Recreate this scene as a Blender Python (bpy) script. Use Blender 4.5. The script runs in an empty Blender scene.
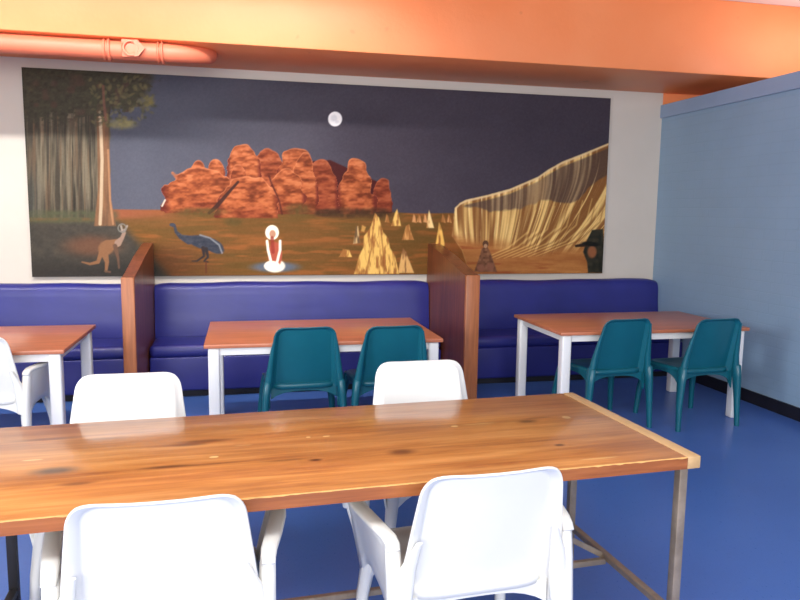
import bpy, bmesh, math, random
import numpy as np
from mathutils import Vector, Matrix
random.seed(4)
SC = bpy.context.scene
COL = SC.collection
PI = math.pi

# ------------------------------------------------------------------ materials
def lin(c):
    return tuple((x/12.92 if x <= .04045 else ((x+.055)/1.055)**2.4) for x in c)
def rgb(r, g, b):
    return lin((r/255, g/255, b/255)) + (1,)

class NT:
    def __init__(s, name):
        s.m = bpy.data.materials.new(name); s.m.use_nodes = True
        s.t = s.m.node_tree; s.b = s.t.nodes['Principled BSDF']
    def n(s, kind, **kw):
        x = s.t.nodes.new(kind)
        for k, v in kw.items(): setattr(x, k, v)
        return x
    def l(s, a, b): s.t.links.new(a, b)
    def math(s, op, a, b=None, c=None):
        x = s.n('ShaderNodeMath', operation=op)
        for i, v in enumerate((a, b, c)):
            if v is None: continue
            if isinstance(v, (int, float)): x.inputs[i].default_value = v
            else: s.l(v, x.inputs[i])
        return x.outputs[0]
    def coords(s, scale=(1, 1, 1), loc=(0, 0, 0), kind='Object'):
        tc = s.n('ShaderNodeTexCoord'); mp = s.n('ShaderNodeMapping')
        mp.inputs['Scale'].default_value = scale; mp.inputs['Location'].default_value = loc
        s.l(tc.outputs[kind], mp.inputs['Vector']); return mp.outputs[0]
    def noise(s, vec, scale, detail=4, rough=.55, dist=0):
        x = s.n('ShaderNodeTexNoise'); s.l(vec, x.inputs['Vector'])
        x.inputs['Scale'].default_value = scale; x.inputs['Detail'].default_value = detail
        x.inputs['Roughness'].default_value = rough; x.inputs['Distortion'].default_value = dist
        return x.outputs['Fac']
    def ramp(s, fac, stops):
        r = s.n('ShaderNodeValToRGB'); e = r.color_ramp.elements
        while len(e) < len(stops): e.new(.5)
        for i, (p, c) in enumerate(stops): e[i].position = p; e[i].color = c
        s.l(fac, r.inputs['Fac']); return r.outputs['Color']
    def mix(s, fac, a, b, mode='MIX'):
        x = s.n('ShaderNodeMix', data_type='RGBA', blend_type=mode)
        for i, v in ((0, fac), (6, a), (7, b)):
            if isinstance(v, (int, float, tuple)): x.inputs[i].default_value = v
            else: s.l(v, x.inputs[i])
        return x.outputs[2]
    def bump(s, h, strength, dist=.01):
        x = s.n('ShaderNodeBump'); x.inputs['Strength'].default_value = strength
        x.inputs['Distance'].default_value = dist
        s.l(h, x.inputs['Height']); s.l(x.outputs[0], s.b.inputs['Normal'])
    def set(s, color=None, rough=None, **kw):
        if color is not None:
            if isinstance(color, tuple): s.b.inputs['Base Color'].default_value = color
            else: s.l(color, s.b.inputs['Base Color'])
        if rough is not None: s.b.inputs['Roughness'].default_value = rough
        for k, v in kw.items(): s.b.inputs[k.replace('_', ' ')].default_value = v
        return s.m

def simple(name, c, rough=.5, vary=.08, scale=3, bump=0, bscale=60, stretch=(1, 1, 1), **kw):
    t = NT(name); v = t.coords(stretch)
    f = t.noise(v, scale)
    d = tuple(x*(1-vary) for x in c[:3])+(1,); e = tuple(min(1, x*(1+vary)) for x in c[:3])+(1,)
    t.set(t.ramp(f, [(.3, d), (.7, e)]), rough, **kw)
    if bump: t.bump(t.noise(v, bscale), bump, .004)
    return t.m

M = {}
M['white_wall'] = simple('white wall paint', rgb(206, 198, 186), .7, .03, 2, .15)
M['ceiling'] = simple('ceiling paint', rgb(240, 225, 215), .8, .03, 2)
M['white_plastic'] = simple('white plastic', rgb(231, 230, 224), .36, .02, 4, .05, 200)
M['teal_plastic'] = simple('teal plastic', rgb(18, 94, 110), .3, .08, 4, .05, 200)
M['white_metal'] = simple('white painted steel', rgb(238, 238, 236), .35, .02, 4)
M['steel'] = simple('raw steel', rgb(158, 142, 124), .42, .22, 14, .2, 90, Metallic=.45)
M['dark_steel'] = simple('dark steel', rgb(40, 38, 40), .5, .1, 10, Metallic=.4)
M['black_vinyl'] = simple('black vinyl skirting', rgb(26, 24, 30), .45, .1, 5)
M['kick'] = simple('dark kickboard', rgb(22, 22, 34), .6, .1, 5)
M['laminate_edge'] = simple('laminate edge', rgb(150, 78, 45), .4, .08, 8)

def vinyl():
    t = NT('royal blue upholstery vinyl'); v = t.coords()
    f = t.noise(v, 2.5)
    t.set(t.ramp(f, [(.3, rgb(34, 37, 112)), (.7, rgb(42, 45, 128))]), .38)
    t.bump(t.noise(t.coords((1, 1, 2)), 4, 2), .12, .02); return t.m
M['blue_vinyl'] = vinyl()

def floor_mat():
    t = NT('mottled blue sheet vinyl'); v = t.coords()
    a = t.noise(v, 1.2, 3); b = t.noise(t.coords((9, 3, 1)), 14, 5, .65); s = t.noise(v, 160, 2)
    c = t.ramp(a, [(.3, rgb(58, 98, 172)), (.7, rgb(70, 112, 186))])
    c = t.mix(t.math('MULTIPLY', b, .55), c, rgb(104, 138, 206))
    c = t.mix(t.math('MULTIPLY', s, .35), c, rgb(46, 84, 168))
    m = t.set(c, .3)
    t.l(t.math('MULTIPLY_ADD', b, .22, .20), t.b.inputs['Roughness'])
    t.bump(b, .08, .003); return m
M['floor'] = floor_mat()

def brick_wall(name, c):
    t = NT(name)
    tc = t.n('ShaderNodeTexCoord'); sp = t.n('ShaderNodeSeparateXYZ'); cb = t.n('ShaderNodeCombineXYZ')
    t.l(tc.outputs['Object'], sp.inputs[0]); t.l(sp.outputs[1], cb.inputs[0]); t.l(sp.outputs[2], cb.inputs[1])
    b = t.n('ShaderNodeTexBrick'); t.l(cb.outputs[0], b.inputs['Vector'])
    b.inputs['Scale'].default_value = 1; b.inputs['Brick Width'].default_value = .24; b.inputs['Row Height'].default_value = .086
    b.inputs['Mortar Size'].default_value = .006; b.inputs['Mortar Smooth'].default_value = .6
    n = t.noise(t.coords(), 2.2, 4)
    d = tuple(x*.93 for x in c[:3])+(1,)
    col = t.ramp(n, [(.3, d), (.7, c)])
    col = t.mix(t.math('MULTIPLY', b.outputs['Fac'], .12), col, tuple(x*.7 for x in c[:3])+(1,))
    t.set(col, .5)
    t.bump(t.math('SUBTRACT', t.noise(t.coords(), 40), t.math('MULTIPLY', b.outputs['Fac'], .9)), .18, .006); return t.m
M['blue_wall'] = brick_wall('pale blue painted brick', rgb(140, 168, 193))
M['blue_trim'] = simple('pale blue painted timber', rgb(140, 163, 192), .5, .03, 4, .05)

def orange_paint(name, c, d, metal=0):
    t = NT(name); v = t.coords((1, 1, 1))
    n = t.noise(v, 1.1, 3); s = t.noise(v, 26, 3, .6)
    col = t.ramp(n, [(.32, c), (.68, d)])
    spots = t.ramp(t.noise(v, 9, 1), [(.74, (0, 0, 0, 1)), (.79, (1, 1, 1, 1))])
    col = t.mix(t.math('MULTIPLY', spots, .35), col, tuple(x*.55 for x in c[:3])+(1,))
    t.set(col, .45); t.bump(s, .12, .01); return t.m
M['orange'] = orange_paint('orange gloss paint', rgb(243, 138, 80), rgb(248, 150, 94))
M['pipe'] = orange_paint('orange painted pipe', rgb(222, 118, 86), rgb(228, 128, 96))

def wood(name, dark, mid, light, axis, rough=.3, sc=1., coat=0, knots=(), chips=(), boards=0):
    """grain runs along `axis`; knots and worn chips are at places on the board (object space)"""
    t = NT(name)
    st = [22, 22, 22]; st[axis] = 1.3
    v = t.coords(tuple(st))
    lowst = [5, 5, 5]; lowst[axis] = .8
    g = t.noise(v, 1.6*sc, 5, .6, .6); w = t.noise(t.coords(tuple(lowst)), 1.5*sc, 3, .5, .4)
    f = t.math('ADD', t.math('MULTIPLY', g, .5), t.math('MULTIPLY', w, .5))
    col = t.ramp(f, [(.34, dark), (.5, mid), (.64, light)])
    tc = t.n('ShaderNodeTexCoord')
    def blob(c, rx, ry, soft=.5):
        mp = t.n('ShaderNodeMapping'); mp.inputs['Location'].default_value = (-c[0]/rx, -c[1]/ry, 0)
        mp.inputs['Scale'].default_value = (1/rx, 1/ry, 0); t.l(tc.outputs['Object'], mp.inputs['Vector'])
        le = t.n('ShaderNodeVectorMath', operation='LENGTH'); t.l(mp.outputs[0], le.inputs[0])
        mr = t.n('ShaderNodeMapRange', interpolation_type='SMOOTHSTEP'); t.l(le.outputs['Value'], mr.inputs['Value'])
        mr.inputs['From Min'].default_value = soft; mr.inputs['From Max'].default_value = 1.25
        mr.inputs['To Min'].default_value = 1; mr.inputs['To Max'].default_value = 0
        return t.math('MULTIPLY', mr.outputs[0], t.math('MULTIPLY_ADD', g, 1.2, .4))
    if boards:
        sp = t.n('ShaderNodeSeparateXYZ'); t.l(tc.outputs['Object'], sp.inputs[0])
        fr = t.math('FRACT', t.math('MULTIPLY_ADD', sp.outputs[1], boards, .5))
        ln = t.math('LESS_THAN', fr, .018)
        col = t.mix(t.math('MULTIPLY', ln, .35), col, tuple(x*.5 for x in dark[:3])+(1,))
    for (c, rx, ry, kc, a) in knots:
        col = t.mix(t.math('MULTIPLY', blob(c, rx, ry, .2), a), col, kc)
    for (c, rx, ry, kc, a) in chips:
        col = t.mix(t.math('MULTIPLY', blob(c, rx, ry, .8), a), col, kc)
    m = t.set(col, rough)
    if coat:
        t.b.inputs['Coat Weight'].default_value = coat; t.b.inputs['Coat Roughness'].default_value = .12
    t.bump(g, .06, .004); return m

kd = rgb(76, 36, 22); kg = rgb(96, 78, 62)
knots = [((-2.051, -.511), .085, .04, kg, .95), ((-1.605, -.325), .12, .022, kd, .7), ((-1.66, -.35), .08, .02, kd, .6),
         ((-1.724, -.554), .09, .016, kd, .8), ((-1.60, -.56), .13, .012, kd, .5), ((-1.262, -.60), .025, .014, kd, .9), ((-1.35, -.58), .09, .012, kd, .45),
         ((-.969, -.591), .06, .035, kd, .7), ((-.40, -.363), .05, .025, kd, .75), ((-.34, -.33), .07, .012, kd, .5),
         ((-.414, -.648), .022, .014, rgb(60, 30, 20), .95), ((-1.968, -.636), .06, .02, kd, .6), ((-2.129, -.181), .14, .016, kd, .5),
         ((-1.95, -.22), .1, .018, kd, .4), ((-1.0, -.2), .18, .012, kd, .25), ((-.75, -.72), .2, .012, kd, .2)]
cw = rgb(236, 196, 130)
chips = [((-1.579, -.496), .014, .008, cw, 1), ((-1.252, -.363), .008, .007, cw, 1), ((-1.188, -.367), .012, .006, cw, 1),
         ((-.698, -.359), .014, .008, cw, 1), ((-.60, -.352), .07, .004, cw, .5), ((-.224, -.348), .016, .016, cw, .8), ((-2.137, -.393), .03, .006, cw, .8),
         ((-.35, -.80), .07, .006, cw, .45), ((-1.48, -.40), .03, .005, cw, .4)]
M['plank'] = wood('varnished pine plank', rgb(150, 88, 42), rgb(190, 124, 62), rgb(214, 150, 84), 0, .28, 1, .4, knots, chips)
M['plank_edge'] = wood('worn plank edge', rgb(122, 66, 32), rgb(156, 90, 46), rgb(178, 110, 60), 0, .4, 1.3)
M['worn_edge'] = simple('bare worn timber edge', rgb(232, 176, 104), .55, .15, 30)
M['strip_wood'] = wood('pale hardwood strip', rgb(178, 142, 96), rgb(194, 158, 110), rgb(206, 170, 124), 1, .45)
M['divider'] = wood('reddish divider veneer', rgb(88, 46, 30), rgb(116, 62, 40), rgb(138, 78, 50), 2, .32, 1.2)
M['divider_edge'] = wood('orange brown divider edging', rgb(140, 82, 46), rgb(170, 102, 60), rgb(184, 116, 70), 2, .4, 1.2)
M['laminate'] = wood('orange brown laminate', rgb(176, 104, 74), rgb(194, 118, 84), rgb(206, 128, 92), 0, .3, 1.5)

# ------------------------------------------------------------------ helpers
def link(name, bm, m, parent=None, smooth=True, angle=40):
    me = bpy.data.meshes.new(name)
    bmesh.ops.recalc_face_normals(bm, faces=bm.faces)
    bm.to_mesh(me); bm.free()
    me.materials.append(m)
    if smooth:
        me.polygons.foreach_set('use_smooth', [True]*len(me.polygons))
        try: me.set_sharp_from_angle(angle=math.radians(angle))
        except Exception: pass
    o = bpy.data.objects.new(name, me); COL.objects.link(o)
    if parent: o.parent = parent
    return o
def tag(o, label=None, cat=None, group=None, kind=None):
    for k, v in (('label', label), ('category', cat), ('group', group), ('kind', kind)):
        if v: o[k] = v
    return o
def empty(name, loc=(0, 0, 0), rz=0):
    o = bpy.data.objects.new(name, None); COL.objects.link(o); o.empty_display_size = .1
    o.location = loc; o.rotation_euler = (0, 0, rz); return o
def box(bm, lo, hi, bev=0, seg=2):
    r = bmesh.ops.create_cube(bm, size=1)
    for v in r['verts']:
        v.co = Vector([lo[i]+(v.co[i]+.5)*(hi[i]-lo[i]) for i in range(3)])
    if bev:
        es = list({e for v in r['verts'] for e in v.link_edges})
        bmesh.ops.bevel(bm, geom=es, offset=bev, segments=seg, affect='EDGES', profile=.5)
def boxobj(name, lo, hi, m, parent=None, bev=0, seg=2):
    bm = bmesh.new(); box(bm, lo, hi, bev, seg); return link(name, bm, m, parent)
def struct(o): o['kind'] = 'structure'; return o
def rrect(cx, cy, wx, wy, r=.3):
    """8-point chamfered rectangle"""
    a, b = wx/2, wy/2; c = min(a, b)*r*2
    c = min(c, a*.98, b*.98)
    return [(cx-a+c, cy-b), (cx+a-c, cy-b), (cx+a, cy-b+c), (cx+a, cy+b-c), (cx+a-c, cy+b), (cx-a+c, cy+b), (cx-a, cy+b-c), (cx-a, cy-b+c)]
def loft(bm, rings, cap=True):
    vs = [[bm.verts.new(p) for p in r] for r in rings]; n = len(rings[0])
    for a, b in zip(vs, vs[1:]):
        for i in range(n): bm.faces.new((a[i], a[(i+1) % n], b[(i+1) % n], b[i]))
    if cap: bm.faces.new(vs[0][::-1]); bm.faces.new(vs[-1])
def zloft(bm, secs, r=.3):
    loft(bm, [[(x, y, z) for x, y in rrect(cx, cy, wx, wy, r)] for (z, cx, cy, wx, wy) in secs])
def prism(bm, poly, a0, a1, axis=0):
    """polygon in the two other axes, extruded along axis"""
    def P(a, q):
        return [(a, q[0], q[1]), (q[0], a, q[1]), (q[0], q[1], a)][axis]
    v0 = [bm.verts.new(P(a0, q)) for q in poly]; v1 = [bm.verts.new(P(a1, q)) for q in poly]
    n = len(poly)
    bm.faces.new(v0); bm.faces.new(v1[::-1])
    for i in range(n): bm.faces.new((v0[i], v0[(i+1) % n], v1[(i+1) % n], v1[i]))
def tube(bm, pts, r, seg=16, cap=True):
    pts = [Vector(p) for p in pts]; rings = []
    up = None
    for i, p in enumerate(pts):
        d = (pts[min(i+1, len(pts)-1)]-pts[max(i-1, 0)]).normalized()
        if up is None: up = d.orthogonal().normalized()
        up = (up-d*up.dot(d)).normalized(); s = d.cross(up)
        rr = r[i] if isinstance(r, (list, tuple)) else r
        rings.append([p+rr*(math.cos(2*PI*k/seg)*up+math.sin(2*PI*k/seg)*s) for k in range(seg)])
    loft(bm, rings, cap)
def bar(bm, a, b, w, h=None):
    """square bar between two points"""
    h = h or w; a = Vector(a); b = Vector(b); d = (b-a).normalized()
    s = d.cross(Vector((0, 0, 1)))
    if s.length < .01: s = Vector((1, 0, 0))
    s.normalize(); u = s.cross(d)
    loft(bm, [[p+s*x+u*y for x, y in rrect(0, 0, w, h, .12)] for p in (a, b)])
def copy_tree(o, parent=None):
    c = o.copy(); COL.objects.link(c); c.parent = parent
    for ch in list(o.children): copy_tree(ch, c)
    return c

# ------------------------------------------------------------------ camera (solved from the photograph's perspective)
R_ = Vector((.97589362, -.21784397, .01325316)); U_ = Vector((.01413615, .12369141, .99222004)); F_ = Vector((.21778846, .96811386, -.12378913))
cam = bpy.data.cameras.new('camera'); co = bpy.data.objects.new('camera', cam); COL.objects.link(co)
mw = Matrix((( R_.x, U_.x, -F_.x, -4.17054), (R_.y, U_.y, -F_.y, -6.5569), (R_.z, U_.z, -F_.z, 1.55705), (0, 0, 0, 1)))
co.matrix_world = mw; cam.lens = 703.935/800*36; cam.sensor_width = 36; cam.clip_start = .05
SC.camera = co

# ------------------------------------------------------------------ room shell
XL, YB, ZC = -8.0, -10.0, 3.41
def slab(name, lo, hi, m): return struct(boxobj(name, lo, hi, m))
slab('floor', (XL, YB, -.1), (3.5, .25, 0), M['floor'])
slab('ceiling', (XL, YB, ZC), (3.5, .25, ZC+.1), M['ceiling'])
slab('wall_back', (XL, 0, 0), (0, .2, ZC), M['white_wall'])
slab('wall_back_annex', (0, 0, 0), (3.5, .2, ZC), M['orange'])
slab('wall_left', (XL-.15, YB, 0), (XL, .2, ZC), M['white_wall'])
slab('wall_right', (0, -7.5, 0), (.16, 0, 2.655), M['blue_wall'])
slab('wall_annex_side', (3.5, YB, 0), (3.65, .2, ZC), M['white_wall'])
tr = slab('trim_1', (-.022, -7.5, 2.535), (.17, -.001, 2.662), M['blue_trim'])
slab('baseboard_right', (-.014, -7.5, 0), (0, -.001, .104), M['black_vinyl'])
slab('wall_front', (XL, YB-.15, 0), (3.5, YB, .9), M['white_wall'])
# overhead beam
bm = bmesh.new(); box(bm, (XL, -.97, 2.782), (3.5, -.0, ZC), .012)
struct(link('trim_2', bm, M['orange']))

# ------------------------------------------------------------------ pipe under the beam
p = empty('ceiling_pipe', (-5.0, -.88, 2.71))
tag(p, 'orange painted pipe with flanged joints running under the orange beam', 'pipe')
def L(x, y, z): return (x+5.0, y+.88, z-2.71)
bm = bmesh.new()
pts = [L(XL, -.88, 2.71), L(-5.2, -.88, 2.71), L(-4.70, -.88, 2.71)]
rs = [.068, .068, .068]
for k in range(1, 9):
    a = k/8*PI/2; pts.append(L(-4.70+.30*math.sin(a), -.88+.22*(1-math.cos(a)), 2.71+.04*(k/8)**2)); rs.append(.068-.001*k)
pts += [L(-4.40, -.56, 2.80), L(-4.40, -.50, 2.86)]; rs += [.06, .06]
tube(bm, pts, rs, 24)
link('pipe_run', bm, M['pipe'], p)
def ring(x, w, r, name):
    bm = bmesh.new(); tube(bm, [L(x-w/2, -.88, 2.71), L(x-w/2+.004, -.88, 2.71), L(x+w/2-.004, -.88, 2.71), L(x+w/2, -.88, 2.71)], [r-.006, r, r, r-.006], 28)
    link(name, bm, M['pipe'], p)
for x, w, r in ((-5.128, .018, .079), (-5.095, .018, .084), (-4.755, .014, .082), (-4.725, .014, .086)): ring(x, w, r, 'flange')
bm = bmesh.new()
rg = []
for k in range(29):
    a = 2*PI*k/28; ca, sa = math.cos(a), math.sin(a)
    rg.append([L(-4.94+r*ca, y, 2.712+r*sa) for r, y in ((.060, -.950), (.060, -.970), (.054, -.977), (.044, -.977), (.038, -.966), (.038, -.955))])
vs = [[bm.verts.new(q) for q in r] for r in rg[:-1]]
for i in range(28):
    for k in range(5): bm.faces.new((vs[i][k], vs[(i+1) % 28][k], vs[(i+1) % 28][k+1], vs[i][k+1]))
bm.faces.new([v[5] for v in vs])
link('inspection_cap', bm, M['pipe'], p)
bm = bmesh.new()
prism(bm, [(L(x, 0, 0)[0], L(0, 0, z)[2]) for x, z in ((-4.915, 2.772), (-4.885, 2.765), (-4.838, 2.716), (-4.885, 2.660), (-4.915, 2.652))], -.095, -.070, 1)
link('cap_wedge', bm, M['pipe'], p)
bm = bmesh.new(); box(bm, L(-5.005, -.958, 2.648), L(-4.885, -.93, 2.778), .01)
link('cap_plate', bm, M['pipe'], p)

# ------------------------------------------------------------------ mural painted on board
def paint_mural():
    x0, x1, z0, z1 = -5.922, -.595, .968, 2.700
    NX, NZ = 900, 292
    ZB = (.983, .952)                                         # the board hangs very slightly off level
    u = np.linspace(0, 1, NX)[None, :].repeat(NZ, 0); v = np.linspace(0, 1, NZ)[:, None].repeat(NX, 1)
    WX = x0+(x1-x0)*u; WZ = z0+(z1-z0)*v
    # drawing canvas laid over the board: its own units, origin top left
    src = [(x0, z1), (x1, z1), (x1, z0), (x0, z0)]; dst = [(21.5, 67.2), (610.8, 98.4), (602.2, 273.2), (32.3, 276.8)]
    A = []; bb = []
    for (X, Z), (a, b) in zip(src, dst):
        A.append([X, Z, 1, 0, 0, 0, -a*X, -a*Z]); bb.append(a)
        A.append([0, 0, 0, X, Z, 1, -b*X, -b*Z]); bb.append(b)
    h = np.linalg.solve(np.array(A), np.array(bb)); d = h[6]*WX+h[7]*WZ+1
    X = (h[0]*WX+h[1]*WZ+h[2])/d; Y = (h[3]*WX+h[4]*WZ+h[5])/d
    rng = np.random.RandomState(7)
    def vn(sx, sy, ox=0, oy=0, XX=None, YY=None):
        """smooth value noise"""
        g = rng.rand(128, 128); XX = X if XX is None else XX; YY = Y if YY is None else YY
        a = (XX+ox)/sx+40; b = (YY+oy)/sy+40
        i = np.floor(a).astype(int); j = np.floor(b).astype(int); fa = a-i; fb = b-j
        fa = fa*fa*(3-2*fa); fb = fb*fb*(3-2*fb)
        G = lambda i, j: g[j % 128, i % 128]
        return (G(i, j)*(1-fa)+G(i+1, j)*fa)*(1-fb)+(G(i, j+1)*(1-fa)+G(i+1, j+1)*fa)*fb
    def fb(sx, sy, n=3):
        s = 0; t = 0
        for k in range(n): w = .6**k; s = s+w*vn(sx/2**k, sy/2**k, 13*k); t += w
        return s/t
    C = np.zeros((NZ, NX, 3))
    def c3(*a): return np.array(a, float)
    def lay(m, col):
        nonlocal C
        m = np.clip(m, 0, 1)[..., None]; C = C*(1-m)+np.asarray(col, float)*m
    def sm(x, a, b):
        t = np.clip((x-a)/(b-a), 0, 1); return t*t*(3-2*t)
    def mixc(a, b, t): return np.asarray(a, float)*(1-t[..., None])+np.asarray(b, float)*t[..., None]
    def ell(cx, cy, rx, ry, ang=0, soft=.15):
        c, s = math.cos(ang), math.sin(ang); dx = X-cx; dy = Y-cy
        r = np.sqrt(((dx*c+dy*s)/rx)**2+((-dx*s+dy*c)/ry)**2); return 1-sm(r, 1-soft, 1+soft)
    def poly(P, soft=.8):
        ins = np.zeros(X.shape, bool); dm = np.full(X.shape, 1e9)
        for (ax, ay), (bx, by) in zip(P, P[1:]+P[:1]):
            cond = ((ay > Y) != (by > Y)) & (X < (bx-ax)*(Y-ay)/((by-ay) if by != ay else 1e-9)+ax)
            ins ^= cond
            dx, dy = bx-ax, by-ay; t = np.clip(((X-ax)*dx+(Y-ay)*dy)/(dx*dx+dy*dy+1e-9), 0, 1)
            dm = np.minimum(dm, np.hypot(X-ax-t*dx, Y-ay-t*dy))
        sd = np.where(ins, dm, -dm); return sm(sd, -soft, soft)
    def line(P, w, soft=.6):
        dm = np.full(X.shape, 1e9)
        ws = w if isinstance(w, (list, tuple)) else [w]*len(P)
        for k, ((ax, ay), (bx, by)) in enumerate(zip(P, P[1:])):
            dx, dy = bx-ax, by-ay; t = np.clip(((X-ax)*dx+(Y-ay)*dy)/(dx*dx+dy*dy+1e-9), 0, 1)
            dm = np.minimum(dm, np.hypot(X-ax-t*dx, Y-ay-t*dy)-(ws[k]*(1-t)+ws[k+1]*t))
        return 1-sm(dm, -soft, soft)
    # sky
    t = sm(X, 120, 430); C[:] = mixc(c3(84, 86, 98), c3(72, 65, 75), t)
    C += ((fb(60, 40)-.5)*10)[..., None]
    C += (sm(Y, 120, 215)*4)[..., None]
    # plain
    hz = 210+3*sm(X, 200, 420)+(vn(30, 9)-.5)*1.5
    g = mixc(c3(158, 98, 48), c3(118, 88, 40), fb(46, 5)); g = mixc(g, c3(186, 108, 52), sm(fb(30, 4), .5, .75)*.7)
    g = mixc(g, c3(176, 100, 66), sm(-(Y-222), -10, 8)*sm(-X, -220, -110))
    g = mixc(g, c3(120, 92, 44), (sm(Y, 214, 222)*sm(-Y, -236, -226)*.6)*sm(fb(60, 8), .3, .6))
    g = mixc(g, c3(98, 58, 40), sm(Y, 235, 262)*sm(-X, -240, -150)*.6)
    g = mixc(g, c3(172, 96, 46), sm(X, 430, 470)*.7)
    lay(sm(Y-hz, -.8, .8), g*np.array([.84, .86, .86]))
    # rocks
    def dome(xc, hw, top, base, p=2.3, lean=0, hue=0, dark=0):
        dx = (X-xc-lean*(base-Y)/(base-top+1e-6))/hw
        w = (vn(9, 9)-.5)*.34+(vn(4, 4)-.5)*.1
        prof = 1-np.clip(np.abs(dx+w), 0, 1)**p
        yt = base-(base-top)*np.clip(prof, 0, 1)**(1/p)
        m = sm(Y-yt, -.7, .9)*sm(base-Y, -.8, .8)*(np.abs(dx+w) < 1)
        rel = np.clip((Y-yt)/(base-top), 0, 1)
        tex = fb(9, 4); band = .5+.5*np.sin(Y*1.15+X*.12+6*vn(14, 8))
        col = mixc(c3(112, 52, 28), c3(184, 98, 54), sm(tex+band*.1, .2, .8))
        col = mixc(col, c3(212, 138, 96), sm(tex, .55, .8)*.45*(1-rel))
        col = mixc(col, c3(96, 34, 28), sm(np.abs(dx), .72, 1.0)*.8)
        col = mixc(col, c3(110, 40, 30), sm(rel, .55, 1)*.3)
        col = mixc(col, c3(226, 140, 92), (1-sm(Y-yt, 0, 2.5))*.6)
        col = mixc(col, c3(100, 34, 26), np.full(X.shape, dark)+0*X)
        lay(m, col)
    lay(poly([(240, 214), (258, 165), (330, 160), (378, 182), (392, 213)]), (78, 32, 30))
    dome(382, 11, 178, 212, 2.2, 0, 0, .35)
    for a in ((268, 17, 148, 205, 2.4, 0, 0, .22), (244, 17, 144, 200, 2.8), (296, 20, 148, 208, 2.4)): dome(*a)
    dome(321, 17, 159, 213, 2.2, 0, 0, .3); dome(357, 19, 158, 214, 1.9, -2)
    dome(198, 8, 160, 185); dome(216, 9, 159, 188); dome(238, 9, 164, 196, 2.4, 0, 0, .1)
    dome(304, 14, 152, 214, 2.2)
    dome(203, 40, 167, 213, 2.1, -6); dome(287, 18, 168, 214, 2.4); dome(249, 33, 176, 218, 1.9, -1)
    lay(line([(238, 182), (228, 193), (216, 207), (209, 213)], [1.2, 1.6, 2.2, 1.5]), (74, 44, 36))
    lay(line([(269, 176), (272, 185), (279, 200), (282, 214)], [1, .9, .8, 1])*.7, (80, 34, 30))
    for (a, b, c, d) in ((200, 212, 24, 4), (234, 222, 9, 4), (298, 210, 13, 6), (345, 213, 20, 5), (375, 213, 18, 5), (325, 213, 12, 4)):
        lay(ell(a, b, c, d, 0, .5)*(.45+.5*vn(3, 3)), (92, 76, 38) if a < 310 else (70, 50, 32))
    lay(line([(162, 206), (165, 200)], .8), (200, 190, 170))
    # forest
    edge = 110+2*(vn(6, 9)-.5)
    st = fb(3.2, 60, 3); st2 = vn(1.6, 40)
    f = mixc(c3(72, 66, 56), c3(118, 108, 88), sm(st, .3, .75)); f = mixc(f, c3(112, 88, 66), sm(st2, .5, .9)*.6)
    f = mixc(f, c3(44, 42, 36), sm(.55-vn(2.2, 50), .2, .45)*.6)
    f = mixc(f, c3(84, 88, 84), sm(Y, 150, 200)*sm(-X, -50, -30)*.4)
    lay(sm(edge-X, -.6, .6)*sm(218-Y, -1.5, 1.5), f)
    low = fb(8, 5)
    gl = mixc(c3(62, 60, 54), c3(84, 76, 66), low)
    gl = mixc(gl, c3(112, 76, 56), ell(92, 246, 26, 10, 0, .6)*.8); gl = mixc(gl, c3(48, 46, 44), sm(Y, 248, 274)*.6)
    lay(sm(Y, 219, 223)*sm(-X+(Y-222)*.9, -128, -112), gl)
    lay(sm(Y, 208, 213)*sm(-Y, -226, -220)*sm(-X, -122, -112)*(.4+.6*vn(4, 3)), (84, 86, 62))
    lay(poly([(96, 90), (107, 90), (109, 140), (111, 200), (116, 226), (94, 226), (98, 190), (97, 130)]), mixc(c3(150, 108, 74), c3(104, 76, 56), fb(2.2, 22)))
    lay(line([(100, 112), (102, 160), (101, 205), (100, 224)], 1.6)*.8, (196, 176, 142))
    lay(line([(108, 150), (110, 200), (113, 224)], 1.0)*.6, (196, 140, 96))
    can = fb(7, 5, 4)
    cm = sm(can+.55*sm(-Y, -128, -84)+.25*sm(-X, -120, -60)-.25-.6*sm(X, 128, 162), .42, .55)*(X < 162)*sm(-Y, -136, -112)
    cc = mixc(c3(62, 58, 48), c3(84, 80, 62), fb(3.5, 3, 3)); cc = mixc(cc, c3(92, 68, 58), sm(vn(9, 7), .6, .9)*.6)
    lay(cm, cc)
    lay(poly([(22, 60), (150, 60), (153, 78), (146, 96), (128, 104), (100, 112), (22, 112)], 5)*.85, cc)
    for k in range(170):
        a = 90+rng.rand()*66; b = 76+rng.rand()*52
        if (a-118)**2/38**2+(b-100)**2/30**2 < 1: lay(ell(a, b, 1.6+rng.rand()*1.8, 1+rng.rand(), rng.rand()*3, .5)*.6, [(100, 94, 66), (116, 108, 72), (74, 74, 54)][rng.randint(3)])
    lay(ell(122, 124, 14, 5, 0, .5)*(.4+.6*vn(3, 2)), (138, 130, 84)); lay(ell(148, 101, 6, 6, 0, .5)*(.3+.6*vn(3, 2)), (124, 112, 60))
    lay(line([(106, 120), (104, 104), (103, 86)], 1.3)*.7, (128, 84, 70))
    # kangaroo
    k1 = (136, 96, 66); k2 = (104, 78, 62)
    lay(line([(82, 262), (90, 264), (98, 262), (102, 250)], [.6, 1.2, 1.8, 2.5]), k1)
    lay(ell(106, 248, 8, 7, -.5, .2), k1); lay(line([(108, 246), (117, 243)], [6, 4]), k1)
    lay(line([(118, 243), (122, 238), (124, 233)], [3.5, 2, 1.8]), (150, 122, 104)); lay(ell(123, 231, 2.6, 2.2), (132, 116, 104))
    lay(line([(122, 230), (121, 226)], 1)+line([(125, 230), (127, 226)], 1), (150, 138, 124))
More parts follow.
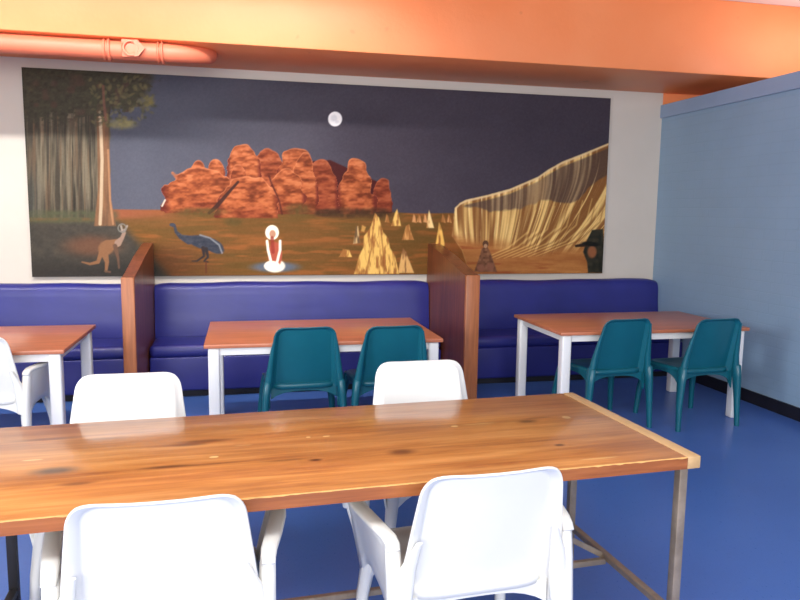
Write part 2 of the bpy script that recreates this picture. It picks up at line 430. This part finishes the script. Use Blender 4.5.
    lay(line([(104, 252), (107, 262), (106, 271)], [4, 2, 1.3]), k1); lay(line([(115, 246), (118, 258), (119, 268)], [2.2, 1.3, .9]), k2)
    lay(line([(105, 271), (110, 272)], .9), k2); lay(ell(122, 228, 4.6, 4.6, 0, .1)-ell(122, 228, 3.4, 3.4, 0, .1), (120, 116, 108))
    # emu
    e1 = mixc(c3(50, 54, 66), c3(84, 86, 94), fb(5, 2)*.8)
    lay(ell(205, 243, 18, 6.6, .25, .12), e1); lay(ell(213, 246, 12, 6, .5, .15), e1)
    lay(line([(189, 240), (181, 237), (176, 232), (174.5, 226)], [4.5, 2.4, 1.5, 1.2]), e1); lay(ell(172.5, 225, 3.2, 1.9, .2), (66, 70, 82))
    lay(line([(200, 235), (210, 238), (219, 245), (222, 253)], .8)*.9, (128, 130, 132))
    lay(line([(203, 248), (204, 256), (197, 261), (192, 261)], [2, 1, .8, .5]), (58, 50, 50))
    lay(line([(206, 249), (208, 257), (204, 261), (208, 262)], [2, 1, .8, .5]), (58, 50, 50)); lay(line([(206, 262), (206, 273)], .8)*.6, (96, 46, 36))
    # seated white figure
    lay(ell(275, 267, 23, 5, 0, .4)*.85, (92, 106, 128)); lay(ell(275, 266, 10, 6.5), (236, 224, 196))
    lay(ell(275, 255, 7, 13, 0, .12), (176, 84, 62)); lay(line([(267, 241), (268, 250), (271, 262)], 1.3)+line([(280, 241), (280, 250), (277, 262)], 1.3), (238, 226, 200))
    lay(ell(272, 232.5, 6.8, 7.4, 0, .1), (240, 230, 204)); lay(ell(272.5, 234, 3.2, 4, 0, .2), (186, 134, 104))
    lay(line([(272, 238), (273, 252)], 1.8)*.8, (150, 56, 44)); lay(ell(272, 266, 8, 5, 0, .15), (244, 234, 208))
    # pinnacles
    def pin(P, hi=(226, 180, 92), lo=(160, 104, 52)):
        lay(poly(P, .7), mixc(c3(*lo), c3(*hi), sm(fb(2.6, 12), .3, .62)))
    pin([(354, 274), (359, 256), (363, 248), (364, 236), (368, 231), (371, 226), (375, 213), (379, 218), (383, 232), (388, 238), (390, 248), (395, 256), (399, 274)])
    lay(line([(374, 220), (371, 250), (366, 273)], .7)*.6+line([(381, 230), (383, 252), (384, 273)], .7)*.6, (140, 84, 42))
    pin([(398, 273), (401, 256), (403, 248), (406, 252), (409, 260), (414, 273)], (212, 164, 96), (134, 92, 56))
    pin([(339, 257), (343, 249), (349, 250), (352, 257)]); pin([(353, 244), (356, 226), (358, 226), (360, 243)], (200, 164, 110), (110, 84, 56))
    pin([(391, 226), (395, 213), (397, 209), (399, 216), (401, 226)]); pin([(402, 240), (406, 226), (409, 224), (411, 232), (414, 240)], (208, 150, 84))
    pin([(426, 228), (428, 216), (429, 210), (431, 217), (434, 228)], (234, 200, 132)); pin([(435, 248), (438, 230), (439, 222), (442, 230), (445, 246)], (232, 178, 84))
    for a in (385, 412, 417, 423, 441, 447): pin([(a, 222), (a+1.5, 214), (a+3, 216), (a+4.5, 223)], (206, 146, 90))
    lay(poly([(361, 231), (362, 225), (366, 227), (364, 232)]), (190, 140, 70))
    # great rock wave
    top = [(454, 217), (455, 208), (460, 203), (466, 200), (488, 195), (510, 189), (524, 183), (538, 177), (548, 170), (562, 162), (585, 153), (609, 143)]
    W = poly(top+[(618, 150), (610, 274), (470, 274), (462, 250), (452, 236)], .9)
    xt = np.array([p[0] for p in top]); yt = np.array([p[1] for p in top])
    T = np.interp(X, xt, yt); dep = Y-T
    ph = X+.0085*np.clip(dep-6, 0, 200)**2*sm(X, 440, 590)-.002*np.clip(dep, 0, 60)**2*sm(-X, -520, -460)
    s1 = vn(3.0, 60, 0, 0, ph, dep); s2 = vn(1.6, 40, 0, 0, ph, dep); s3 = vn(9, 60, 0, 0, ph, dep)
    wv = mixc(c3(138, 92, 50), c3(228, 188, 112), sm(.45*s1+.25*s2+.4*s3, .32, .72)); wv = mixc(wv, c3(244, 220, 156), sm(s2, .78, .95)*.6)
    lay(W, wv)
    lowb = np.interp(X, [455, 466, 500, 522, 540, 575, 590, 609], [206, 208, 212, 208, 201, 203, 187, 172])
    ub = sm(dep, 3.5, 6)*sm(lowb+4*(vn(5, 8)-.5)-Y, -1, 2)
    lay(W*ub*.8, mixc(c3(88, 70, 62), c3(136, 112, 88), sm(.6*s1+.4*s2, .35, .8)))
    lay(W*(1-sm(dep, .6, 3.2)), (222, 192, 140)); lay(W*sm(X, 515, 540)*sm(-X, -552, -540)*ub*.5, (176, 140, 92))
    base = 236+np.interp(X, [455, 500, 560, 609], [0, 8, 14, 0])
    fl = mixc(c3(152, 90, 46), c3(190, 130, 70), fb(26, 3.5)); fl = mixc(fl, c3(146, 74, 40), sm(fb(30, 4), .55, .8)*.7)
    lay(W*sm(Y-base+6*(vn(20, 10)-.5), -8, 8), fl)
    for k in range(16):
        q = k/15; lay(W*line([(606-q*70, 196+q*14), (600-q*72, 222+q*10), (580-q*72, 240+q*8), (540-q*60, 256+q*4)], [.5, .8, .8, .3])*.45, (236, 196, 112) if k % 2 else (140, 90, 48))
    # crouching figures
    lay(poly([(474, 272), (479, 258), (482, 248), (487, 246), (491, 254), (497, 272)]), mixc(c3(96, 62, 44), c3(150, 104, 74), vn(2, 2)))
    lay(ell(485.5, 244, 3, 3.6), (96, 66, 48)); lay(ell(485.5, 246, 1.8, 2), (170, 130, 96)); lay(ell(481, 268, 4, 4, 0, .4)+ell(490, 267, 4, 4, 0, .4), (140, 92, 70))
    lay(poly([(588, 273), (587, 262), (583, 252), (587, 240), (592, 230), (603, 229), (604, 240), (603, 273)]), mixc(c3(44, 46, 40), c3(70, 64, 50), vn(3, 3)))
    lay(line([(576, 246), (590, 244)], [1.2, 2.4]), (60, 46, 36)); lay(ell(592, 252, 4.5, 6, 0, .3), (146, 92, 60)); lay(ell(591, 244, 9, 2.2, .1, .3), (38, 38, 34))
    lay(ell(435, 252, 1.2, 1.6), (230, 190, 130))
    # moon
    lay(ell(335, 119, 7.0, 7.4, 0, .08), (232, 230, 226)); lay(ell(334, 118, 3.2, 3.2, 0, .4)*.35, (180, 182, 186)); lay(ell(337, 122, 2, 1.6, 0, .4)*.3, (186, 184, 188))
    C = np.clip(C+(fb(1.5, 1.5, 2)-.5)[..., None]*7, 0, 255)/255
    C = (C-.32)*1.14+.30; C = C*.86+C.mean(-1, keepdims=True)*.14; C = np.clip(C, .04, 1)
    C = np.where(C <= .04045, C/12.92, ((C+.055)/1.055)**2.4)
    V = np.stack([WX, np.full(WX.shape, -.0305), WZ], -1).reshape(-1, 3)
    idx = np.arange(NX*NZ).reshape(NZ, NX)
    F = np.stack([idx[:-1, :-1], idx[:-1, 1:], idx[1:, 1:], idx[1:, :-1]], -1).reshape(-1, 4)
    me = bpy.data.meshes.new('painting'); me.vertices.add(len(V)); me.vertices.foreach_set('co', V.ravel())
    me.loops.add(F.size); me.loops.foreach_set('vertex_index', F.ravel().astype(np.int32))
    me.polygons.add(len(F)); me.polygons.foreach_set('loop_start', (np.arange(len(F))*4).astype(np.int32))
    me.polygons.foreach_set('loop_total', np.full(len(F), 4, np.int32)); me.update()
    at = me.color_attributes.new('Paint', 'FLOAT_COLOR', 'POINT')
    at.data.foreach_set('color', np.concatenate([C.reshape(-1, 3), np.ones((NX*NZ, 1))], 1).astype(np.float32).ravel())
    t = NT('mural paint'); a = t.n('ShaderNodeAttribute', attribute_name='Paint')
    t.set(a.outputs['Color'], .5, Specular_IOR_Level=.12); t.bump(t.noise(t.coords((1, 1, 1)), 70, 2), .08, .003)
    me.materials.append(t.m)
    root = empty('mural', (-3.26, -.015, .97))
    tag(root, 'long dark desert mural painted on a board hung across the back wall', 'mural')
    o = bpy.data.objects.new('painting', me); COL.objects.link(o); o.parent = root; o.location = (3.26, .015, -.97)
    bd = boxobj('board', (x0-.001+3.26, -.0145, z0-.001-.97), (x1+.001+3.26, .0145, z1+.001-.97), simple('dark board edge', rgb(40, 34, 34), .6), root)
paint_mural()

# ------------------------------------------------------------------ booth dividers
def divider(xa, xb, label):
    root = empty('booth_divider', ((xa+xb)/2, -.62, 0)); tag(root, label, 'divider', 'wooden dividers between the bench seats')
    w = (xb-xa)/2
    prof = [(.615, 0), (.615, .962), (.586, .962), (.586, 1.262), (.5, 1.252), (.3, 1.225), (.0, 1.178), (-.25, 1.128), (-.45, 1.088), (-.585, 1.070), (-.585, 0)]
    bm = bmesh.new(); prism(bm, prof, -w, w, 0)
    es = [e for e in bm.edges if abs(e.verts[0].co.x-e.verts[1].co.x) < 1e-6]
    bmesh.ops.bevel(bm, geom=es, offset=.004, segments=1, affect='EDGES')
    link('panel', bm, M['divider'], root, angle=25)
    boxobj('front_edging', (-w-.002, -.628, 0), (w+.002, -.585, 1.068), M['divider_edge'], root, .006)
    return root
divider(-5.018, -4.932, 'reddish wooden booth divider beside the kangaroo end of the mural')
divider(-2.437, -2.325, 'reddish wooden booth divider between the middle and right tables')

# ------------------------------------------------------------------ upholstered benches
def bench(xa, xb, label):
    c = (xa+xb)/2; w = (xb-xa)/2
    root = empty('bench_seat', (c, -.32, 0)); tag(root, label, 'bench', 'royal blue upholstered wall benches')
    bm = bmesh.new(); box(bm, (-w+.02, -.22, 0), (w-.02, .31, .12)); link('kickboard', bm, M['kick'], root)
    def rounded(name, lo, hi, r):
        bm = bmesh.new(); box(bm, lo, hi, r, 5)
        link(name, bm, M['blue_vinyl'], root, angle=60)
    rounded('seat_cushion', (-w+.004, -.286, .335), (w-.004, .16, .448), .045)
    rounded('front_panel', (-w+.006, -.278, .06), (w-.006, .30, .345), .015)
    # backrest with a soft rolled top, slightly wavy along its length
    prof = [(.305, .40), (.305, .89), (.295, .905), (.27, .912), (.235, .908), (.205, .89), (.19, .86), (.183, .80), (.178, .70), (.165, .60), (.15, .50), (.15, .40)]
    bm = bmesh.new(); n = max(8, int(w*2/.06)); rings = []
    for i in range(n+1):
        x = -w+.004+(2*w-.008)*i/n
        e = min(1, min(i, n-i)/1.5); dz = .004*math.sin(x*4+c)+.003*math.sin(x*9)-(1-e)*.018; dy = .004*math.sin(x*3.3)
        rings.append([(x, y+(dy+(1-e)*.015 if y < .29 else 0), z+(dz if z > .8 else 0)) for y, z in prof])
    loft(bm, rings); link('backrest', bm, M['blue_vinyl'], root, angle=50)
bench(-7.98, -5.02, 'long blue vinyl bench under the forest end of the mural')
bench(-4.93, -2.44, 'blue vinyl bench between the two wooden dividers')
bench(-2.322, -.005, 'blue vinyl bench in the corner against the pale blue wall')

# ------------------------------------------------------------------ booth tables
def booth_table(x0, x1, y0, y1, label, first=None):
    cx, cy = (x0+x1)/2, (y0+y1)/2; w = (x1-x0)/2; d = (y1-y0)/2
    root = empty('dining_table', (cx, cy, 0)); tag(root, label, 'table', 'orange topped tables at the wall benches')
    boxobj('tabletop', (-w, -d, .690), (w, d, .716), M['laminate'], root, .005)
    bm = bmesh.new(); 
    for s in (-1, 1):
        box(bm, (-w+.06, s*(d-.045)-.012, .640), (w-.06, s*(d-.045)+.012, .690)); box(bm, (s*(w-.055)-.012, -d+.05, .640), (s*(w-.055)+.012, d-.05, .690))
    link('apron', bm, M['white_metal'], root, False)
    for sx in (-1, 1):
        for sy in (-1, 1):
            boxobj('leg', (sx*(w-.06)-.036, sy*(d-.055)-.036, 0), (sx*(w-.06)+.036, sy*(d-.055)+.036, .689), M['white_metal'], root, .012, 3)
    return root
booth_table(-6.74, -5.218, -2.09, -1.13, 'orange topped white legged table at the left bench, cut by the frame')
booth_table(-4.415, -2.855, -2.06, -1.10, 'orange topped white legged table between the two wooden dividers')
booth_table(-1.945, -.385, -1.95, -1.04, 'orange topped white legged table in the corner by the blue wall')

# ------------------------------------------------------------------ chairs
def corner_pts(hw0, hw1, z0, z1, r, n=7, m=4):
    """rounded trapezoid outline, half width hw0 at z0 and hw1 at z1"""
    C = [(hw1, z1), (-hw1, z1), (-hw0, z0), (hw0, z0)]; out = []
    for i in range(4):
        p = Vector(C[i]); a = (Vector(C[i-1])-p).normalized(); b = (Vector(C[(i+1) % 4])-p).normalized()
        s = p+a*r; e = p+b*r
        for k in range(n+1):
            t = k/n; out.append(s*(1-t)**2+p*2*t*(1-t)+e*t*t)
        nx = Vector(C[(i+1) % 4]); nb = nx-b*r
        for k in range(1, m): out.append(e.lerp(nb, k/m))
    return out
def back_y(z): return -.165-(z-.42)*.27
def chair_back(m, root, wide):
    O = corner_pts(.196*wide, .172*wide, .408, .815, .055)
    cz = .62; bm = bmesh.new()
    def ring(s, back=0, grow=0):
        r = []
        for p in O:
            low = min(1, max(0, (.80-p.y)/.34)); side = min(1, abs(p.x)/.17)**4
            bot = max(0, 1-(p.y-.41)/.05)
            g = grow*(.55+side*(.45+.75*low))*(1-.75*bot*(1-side)); dp = back*(.7+side*.9*low)*(1-.6*bot)
            x = p.x*s; z = cz+(p.y-cz)*s
            q = Vector((p.x/.172, (p.y-cz)/.19)); q = Vector((math.copysign(abs(q.x)**3, q.x), math.copysign(abs(q.y)**3, q.y))).normalized()
            x += q.x*g; z += q.y*g*.7
            r.append((x, back_y(z)-.006+.020*(x/.21)**2*(1 if not grow else .9)-dp, z))
        return r
    ctr = bm.verts.new((0, back_y(cz)-.006, cz))
    rings = [ring(k) for k in (.25, .5, .72, .88, .96, 1.0)]+[ring(1, .006, .004), ring(1, .020, .014), ring(1, .030, .026), ring(1, .033, .030)]
    vs = [[bm.verts.new(p) for p in r] for r in rings]; n = len(O)
    for i in range(n): bm.faces.new((ctr, vs[0][i], vs[0][(i+1) % n]))
    for a, b in zip(vs, vs[1:]):
        for i in range(n): bm.faces.new((a[i], b[i], b[(i+1) % n], a[(i+1) % n]))
    o = link('backrest', bm, m, root, angle=80)
    so = o.modifiers.new('thickness', 'SOLIDIFY'); so.thickness = .007; so.offset = 0
    return o
def make_chair(name, m, arms):
    root = empty(name)
    chair_back(m, root, 1.09 if arms else .96)
    sw = .235 if not arms else .25
    # seat shell, dished, front edge rolled down
    O = []
    for k in range(40):
        a = 2*PI*k/40; c, s = math.cos(a), math.sin(a); e = .38
        O.append((sw*math.copysign(abs(c)**e, c)*(1 if s > 0 else .94), .028+.225*math.copysign(abs(s)**e, s)))
    bm = bmesh.new(); ct = bm.verts.new((0, .02, .425)); rr = []
    for s, dz in ((.3, 0), (.6, .003), (.82, .010), (.93, .014), (.985, .012), (1.0, .002), (1.0, -.018)):
        rr.append([bm.verts.new((x*s, .028+(y-.028)*s, .428+dz-.010*(max(0, y)/.25)**3*s)) for x, y in O])
    n = len(O)
    for i in range(n): bm.faces.new((ct, rr[0][i], rr[0][(i+1) % n]))
    for a, b in zip(rr, rr[1:]):
        for i in range(n): bm.faces.new((a[i], b[i], b[(i+1) % n], a[(i+1) % n]))
    o = link('seat', bm, m, root, angle=80); so = o.modifiers.new('thickness', 'SOLIDIFY'); so.thickness = .008; so.offset = 0
    # arched skirts under the seat
    bm = bmesh.new()
    def arch(a, lo, hi, drop):
        pts = [(-a, hi), (a, hi), (a, lo-drop)]
        for k in range(1, 12):
            t = 1-2*k/12; pts.append((a*t, lo-drop*abs(t)**3.2))
        pts.append((-a, lo-drop)); return pts
    for s in (-1, 1):
        prism(bm, [(y+.01, z) for y, z in arch(.20, .395, .425, .11)], s*(sw-.016), s*(sw-.004), 0)
    prism(bm, arch(sw-.02, .395, .422, .08), .228, .240, 1)
    prism(bm, arch(sw-.02, .392, .415, .05), -.182, -.172, 1)
    link('seat_skirt', bm, m, root, angle=30)
    for s in (-1, 1):
        bm = bmesh.new()
        zloft(bm, [(0, s*(sw+.03), .265, .034, .036), (.2, s*(sw+.016), .25, .042, .046), (.34, s*(sw-.002), .225, .05, .062), (.425, s*(sw-.018), .20, .052, .085)])
        link('leg', bm, m, root, angle=50)
        bm = bmesh.new()
        if arms:
            zloft(bm, [(0, s*.278, -.250, .036, .040), (.2, s*.276, -.228, .044, .05), (.38, s*.274, -.212, .046, .064), (.50, s*.276, -.200, .046, .06), (.575, s*.278, -.190, .044, .05), (.600, s*.280, -.180, .038, .034)])
        else:
            zloft(bm, [(0, s*.264, -.235, .032, .036), (.2, s*.258, -.225, .040, .048), (.36, s*.248, -.220, .046, .070), (.46, s*.238, -.215, .042, .08), (.468, s*.238, -.212, .036, .07)])
        link('leg', bm, m, root, angle=50)
        # web tying the rear leg to the side of the back
        bm = bmesh.new()
        top = .60 if arms else .56
        ox = .250 if arms else .236
        if arms: zloft(bm, [(.36, s*(ox+.004), -.216, .05, .04), (.46, s*ox, -.214, .06, .035), (.54, s*(ox-.012), -.226, .045, .026), (top+.02, s*.214, -.250, .018, .014)])
        else: zloft(bm, [(.33, s*.248, -.218, .036, .05), (.44, s*.236, -.214, .046, .05), (.54, s*.222, -.226, .040, .036), (.68, s*.205, -.258, .026, .022), (.79, s*.187, -.288, .010, .010)], .25)
        link('back_web', bm, m, root, angle=50)
        if arms:
            bm = bmesh.new()
            path = [(.280, -.212, .585, .038), (.280, -.200, .600, .042), (.284, -.17, .610, .046), (.302, -.08, .612, .050), (.322, .04, .612, .052), (.327, .14, .610, .052), (.328, .200, .600, .050), (.326, .232, .575, .046), (.320, .246, .535, .040)]
            rings = []
            for i, (x, y, z, w) in enumerate(path):
                a = Vector(path[max(0, i-1)][:3]); b = Vector(path[min(len(path)-1, i+1)][:3]); d = (b-a).normalized()
                u = Vector((1, 0, 0)).cross(d).normalized()
                rings.append([Vector((s*x, y, z))+Vector((s*q, 0, 0))+u*r for q, r in rrect(0, 0, w, .022, .3)])
            loft(bm, rings); link('armrest', bm, m, root, angle=50)
            bm = bmesh.new(); P = []
            for i in range(13):
                t = i/12; y = -.205+t*.445; xt = s*(.282+.041*math.sin(min(1, t*1.25)*PI/2)); zt = .608 if t < .85 else .608-(t-.85)/.15*.05
                col = []
                for j in range(7):
                    q = j/6; xx = xt*(1-q)+s*(.274-.006*t)*q; zz = zt*(1-q)+(.385-.11*abs(2*t-1)**3.5)*q
                    col.append(bm.verts.new((xx, y, zz)))
                P.append(col)
            for i in range(12):
                for j in range(6): bm.faces.new((P[i][j], P[i+1][j], P[i+1][j+1], P[i][j+1]))
            o = link('side_panel', bm, m, root, angle=60); so = o.modifiers.new('thickness', 'SOLIDIFY'); so.thickness = .009; so.offset = 0
            bm = bmesh.new()
            zloft(bm, [(.38, s*(sw+.022), .232, .036, .034), (.46, s*.290, .238, .036, .028), (.56, s*.318, .240, .040, .022)])
            link('arm_post', bm, m, root, angle=50)
    return root
white = make_chair('white_armchair', M['white_plastic'], True)
teal = make_chair('teal_chair', M['teal_plastic'], False)
def place(proto, first, x, y, rz, label, group):
    o = proto if first else copy_tree(proto)
    o.location = (x, y, 0); o.rotation_euler = (0, 0, math.radians(rz)); tag(o, label, 'chair', group)
gw = 'white plastic armchairs'; gt = 'teal plastic chairs'
W_ = [(-4.395, -4.475, 1.0, 'white armchair with its back to the viewer, left of the two on this side'),
      (-3.488, -4.450, 3.0, 'white armchair with its back to the viewer, nearest the pale end strip'),
      (-4.668, -3.600, 180, 'white plastic armchair facing the viewer at the far side of the long table, left one'),
      (-3.322, -3.545, 181, 'white plastic armchair facing the viewer at the far side of the long table, right one'),
      (-5.675, -1.94, -4, 'white plastic armchair pulled up to the left booth table')]
for i, (x, y, r, lb) in enumerate(W_): place(white, i == 0, x, y, r, lb, gw)
T_ = [(-3.795, -1.855, 2, 'teal plastic chair at the middle of the table between the dividers'),
      (-3.222, -1.880, 2.5, 'teal plastic chair at the right end of the table between the dividers'),
      (-1.530, -1.815, 5, 'teal plastic chair at the corner table, farther from the blue wall'),
      (-.850, -1.895, 5, 'teal plastic chair at the corner table, closest to the blue wall')]
for i, (x, y, r, lb) in enumerate(T_): place(teal, i == 0, x, y, r, lb, gt)

# ------------------------------------------------------------------ long plank table
ft = empty('plank_table', (-2.718, -3.6935, 0), .050126)
tag(ft, 'long varnished pine plank table on a steel frame in the foreground', 'table')
Lg, Wd, Z1 = 2.42, .86, .7577
bm = bmesh.new(); box(bm, (-Lg, -Wd, Z1-.042), (-.052, 0, Z1), .004, 2)
# slightly chewed front edge
o = link('tabletop', bm, M['plank'], ft)
boxobj('front_edge', (-Lg, -Wd-.0006, Z1-.041), (-.0525, -Wd+.004, Z1-.003), M['plank_edge'], ft)
boxobj('end_strip', (-.0515, -Wd, Z1-.043), (0, 0, Z1+.001), M['strip_wood'], ft, .004)
bm = bmesh.new(); n = 120
rings = []
for i in range(n+1):
    x = -Lg+.002+(Lg-.056)*i/n; r = .0022+.0018*random.random()+(.002 if random.random() < .1 else 0)
    rings.append([(x, -Wd-.0008, Z1-r*.9), (x, -Wd-.0008, Z1+.0004), (x, -Wd+r*.6, Z1+.0006)])
vs = [[bm.verts.new(p) for p in r] for r in rings]
for a, b in zip(vs, vs[1:]):
    for k in range(2): bm.faces.new((a[k], b[k], b[k+1], a[k+1]))
link('worn_edge', bm, M['worn_edge'], ft, False)
xr, xl, yf, yn = -.028, -2.29, -.078, -.80
for x in (xr, xl):
    for y in (yf, yn):
        boxobj('leg', (x-.016, y-.016, 0), (x+.016, y+.016, Z1-.042), M['steel'] if x == xr else M['dark_steel'], ft, .003)
for x in (xr, xl):
    bm = bmesh.new(); bar(bm, (x, yf-.014, .165), (x, yn+.014, .165), .028); link('end_rail', bm, M['steel'] if x == xr else M['dark_steel'], ft)
    bm = bmesh.new(); bar(bm, (x, yf, Z1-.056), (x, yn, Z1-.056), .028); link('top_rail', bm, M['steel'], ft)
bm = bmesh.new(); bar(bm, (xr-.012, -.38, .150), (xl+.012, -.38, .150), .024); link('stretcher', bm, M['steel'], ft)
for a, b in (((xr-.012, -.36, .165), (-.95, -.36, .69)), ((xl+.012, -.36, .165), (-1.42, -.36, .69))):
    bm = bmesh.new(); bar(bm, a, b, .012, .022); link('brace', bm, M['steel'], ft)
bm = bmesh.new(); box(bm, (-1.50, -.42, Z1-.07), (-.87, -.30, Z1-.042), .003); link('brace_plate', bm, M['steel'], ft)

# ------------------------------------------------------------------ light
def area(name, loc, size, target, power, color, spread=180):
    l = bpy.data.lights.new(name, 'AREA'); l.shape = 'RECTANGLE'; l.size, l.size_y = size; l.energy = power; l.color = color
    l.spread = math.radians(spread)
    o = bpy.data.objects.new(name, l); COL.objects.link(o); o.location = loc
    o.rotation_euler = (Vector(target)-Vector(loc)).to_track_quat('-Z', 'Y').to_euler(); return o
area('window_light', (-5.2, -9.8, 2.0), (6.5, 2.2), (-4.2, -2, 1.0), 360, (1, .98, .96))
area('strip_light', (-5.6, -2.20, 3.37), (5.0, .08), (-5.6, 0, .8), 60, (1, .97, .93), 100)
area('overhead_fill', (-4.2, -5.6, 3.37), (4.0, 1.2), (-4.2, -4.8, 0), 110, (1, .98, .95))  # added fill to brighten the plank table and near chairs, no known fitting
area('side_window_light', (-7.9, -4.6, 1.9), (2.2, 1.2), (0, -1.6, .7), 90, (.92, .96, 1), 120)
area('annex_light', (1.8, -1.6, 3.2), (1.5, 1.5), (1.2, -1.2, 0), 14, (1, .95, .88))
area('ceiling_fill', (.6, -1.8, 2.8), (.8, .8), (.6, -1.6, 3.4), 9, (1, .9, .95))  # added upward fill that lifts the otherwise unlit ceiling corner
w = bpy.data.worlds.new('world'); SC.world = w; w.use_nodes = True
w.node_tree.nodes['Background'].inputs[0].default_value = (.80, .88, 1, 1); w.node_tree.nodes['Background'].inputs[1].default_value = .95
SC.view_settings.view_transform = 'Standard'; SC.view_settings.look = 'None'; SC.view_settings.exposure = 0
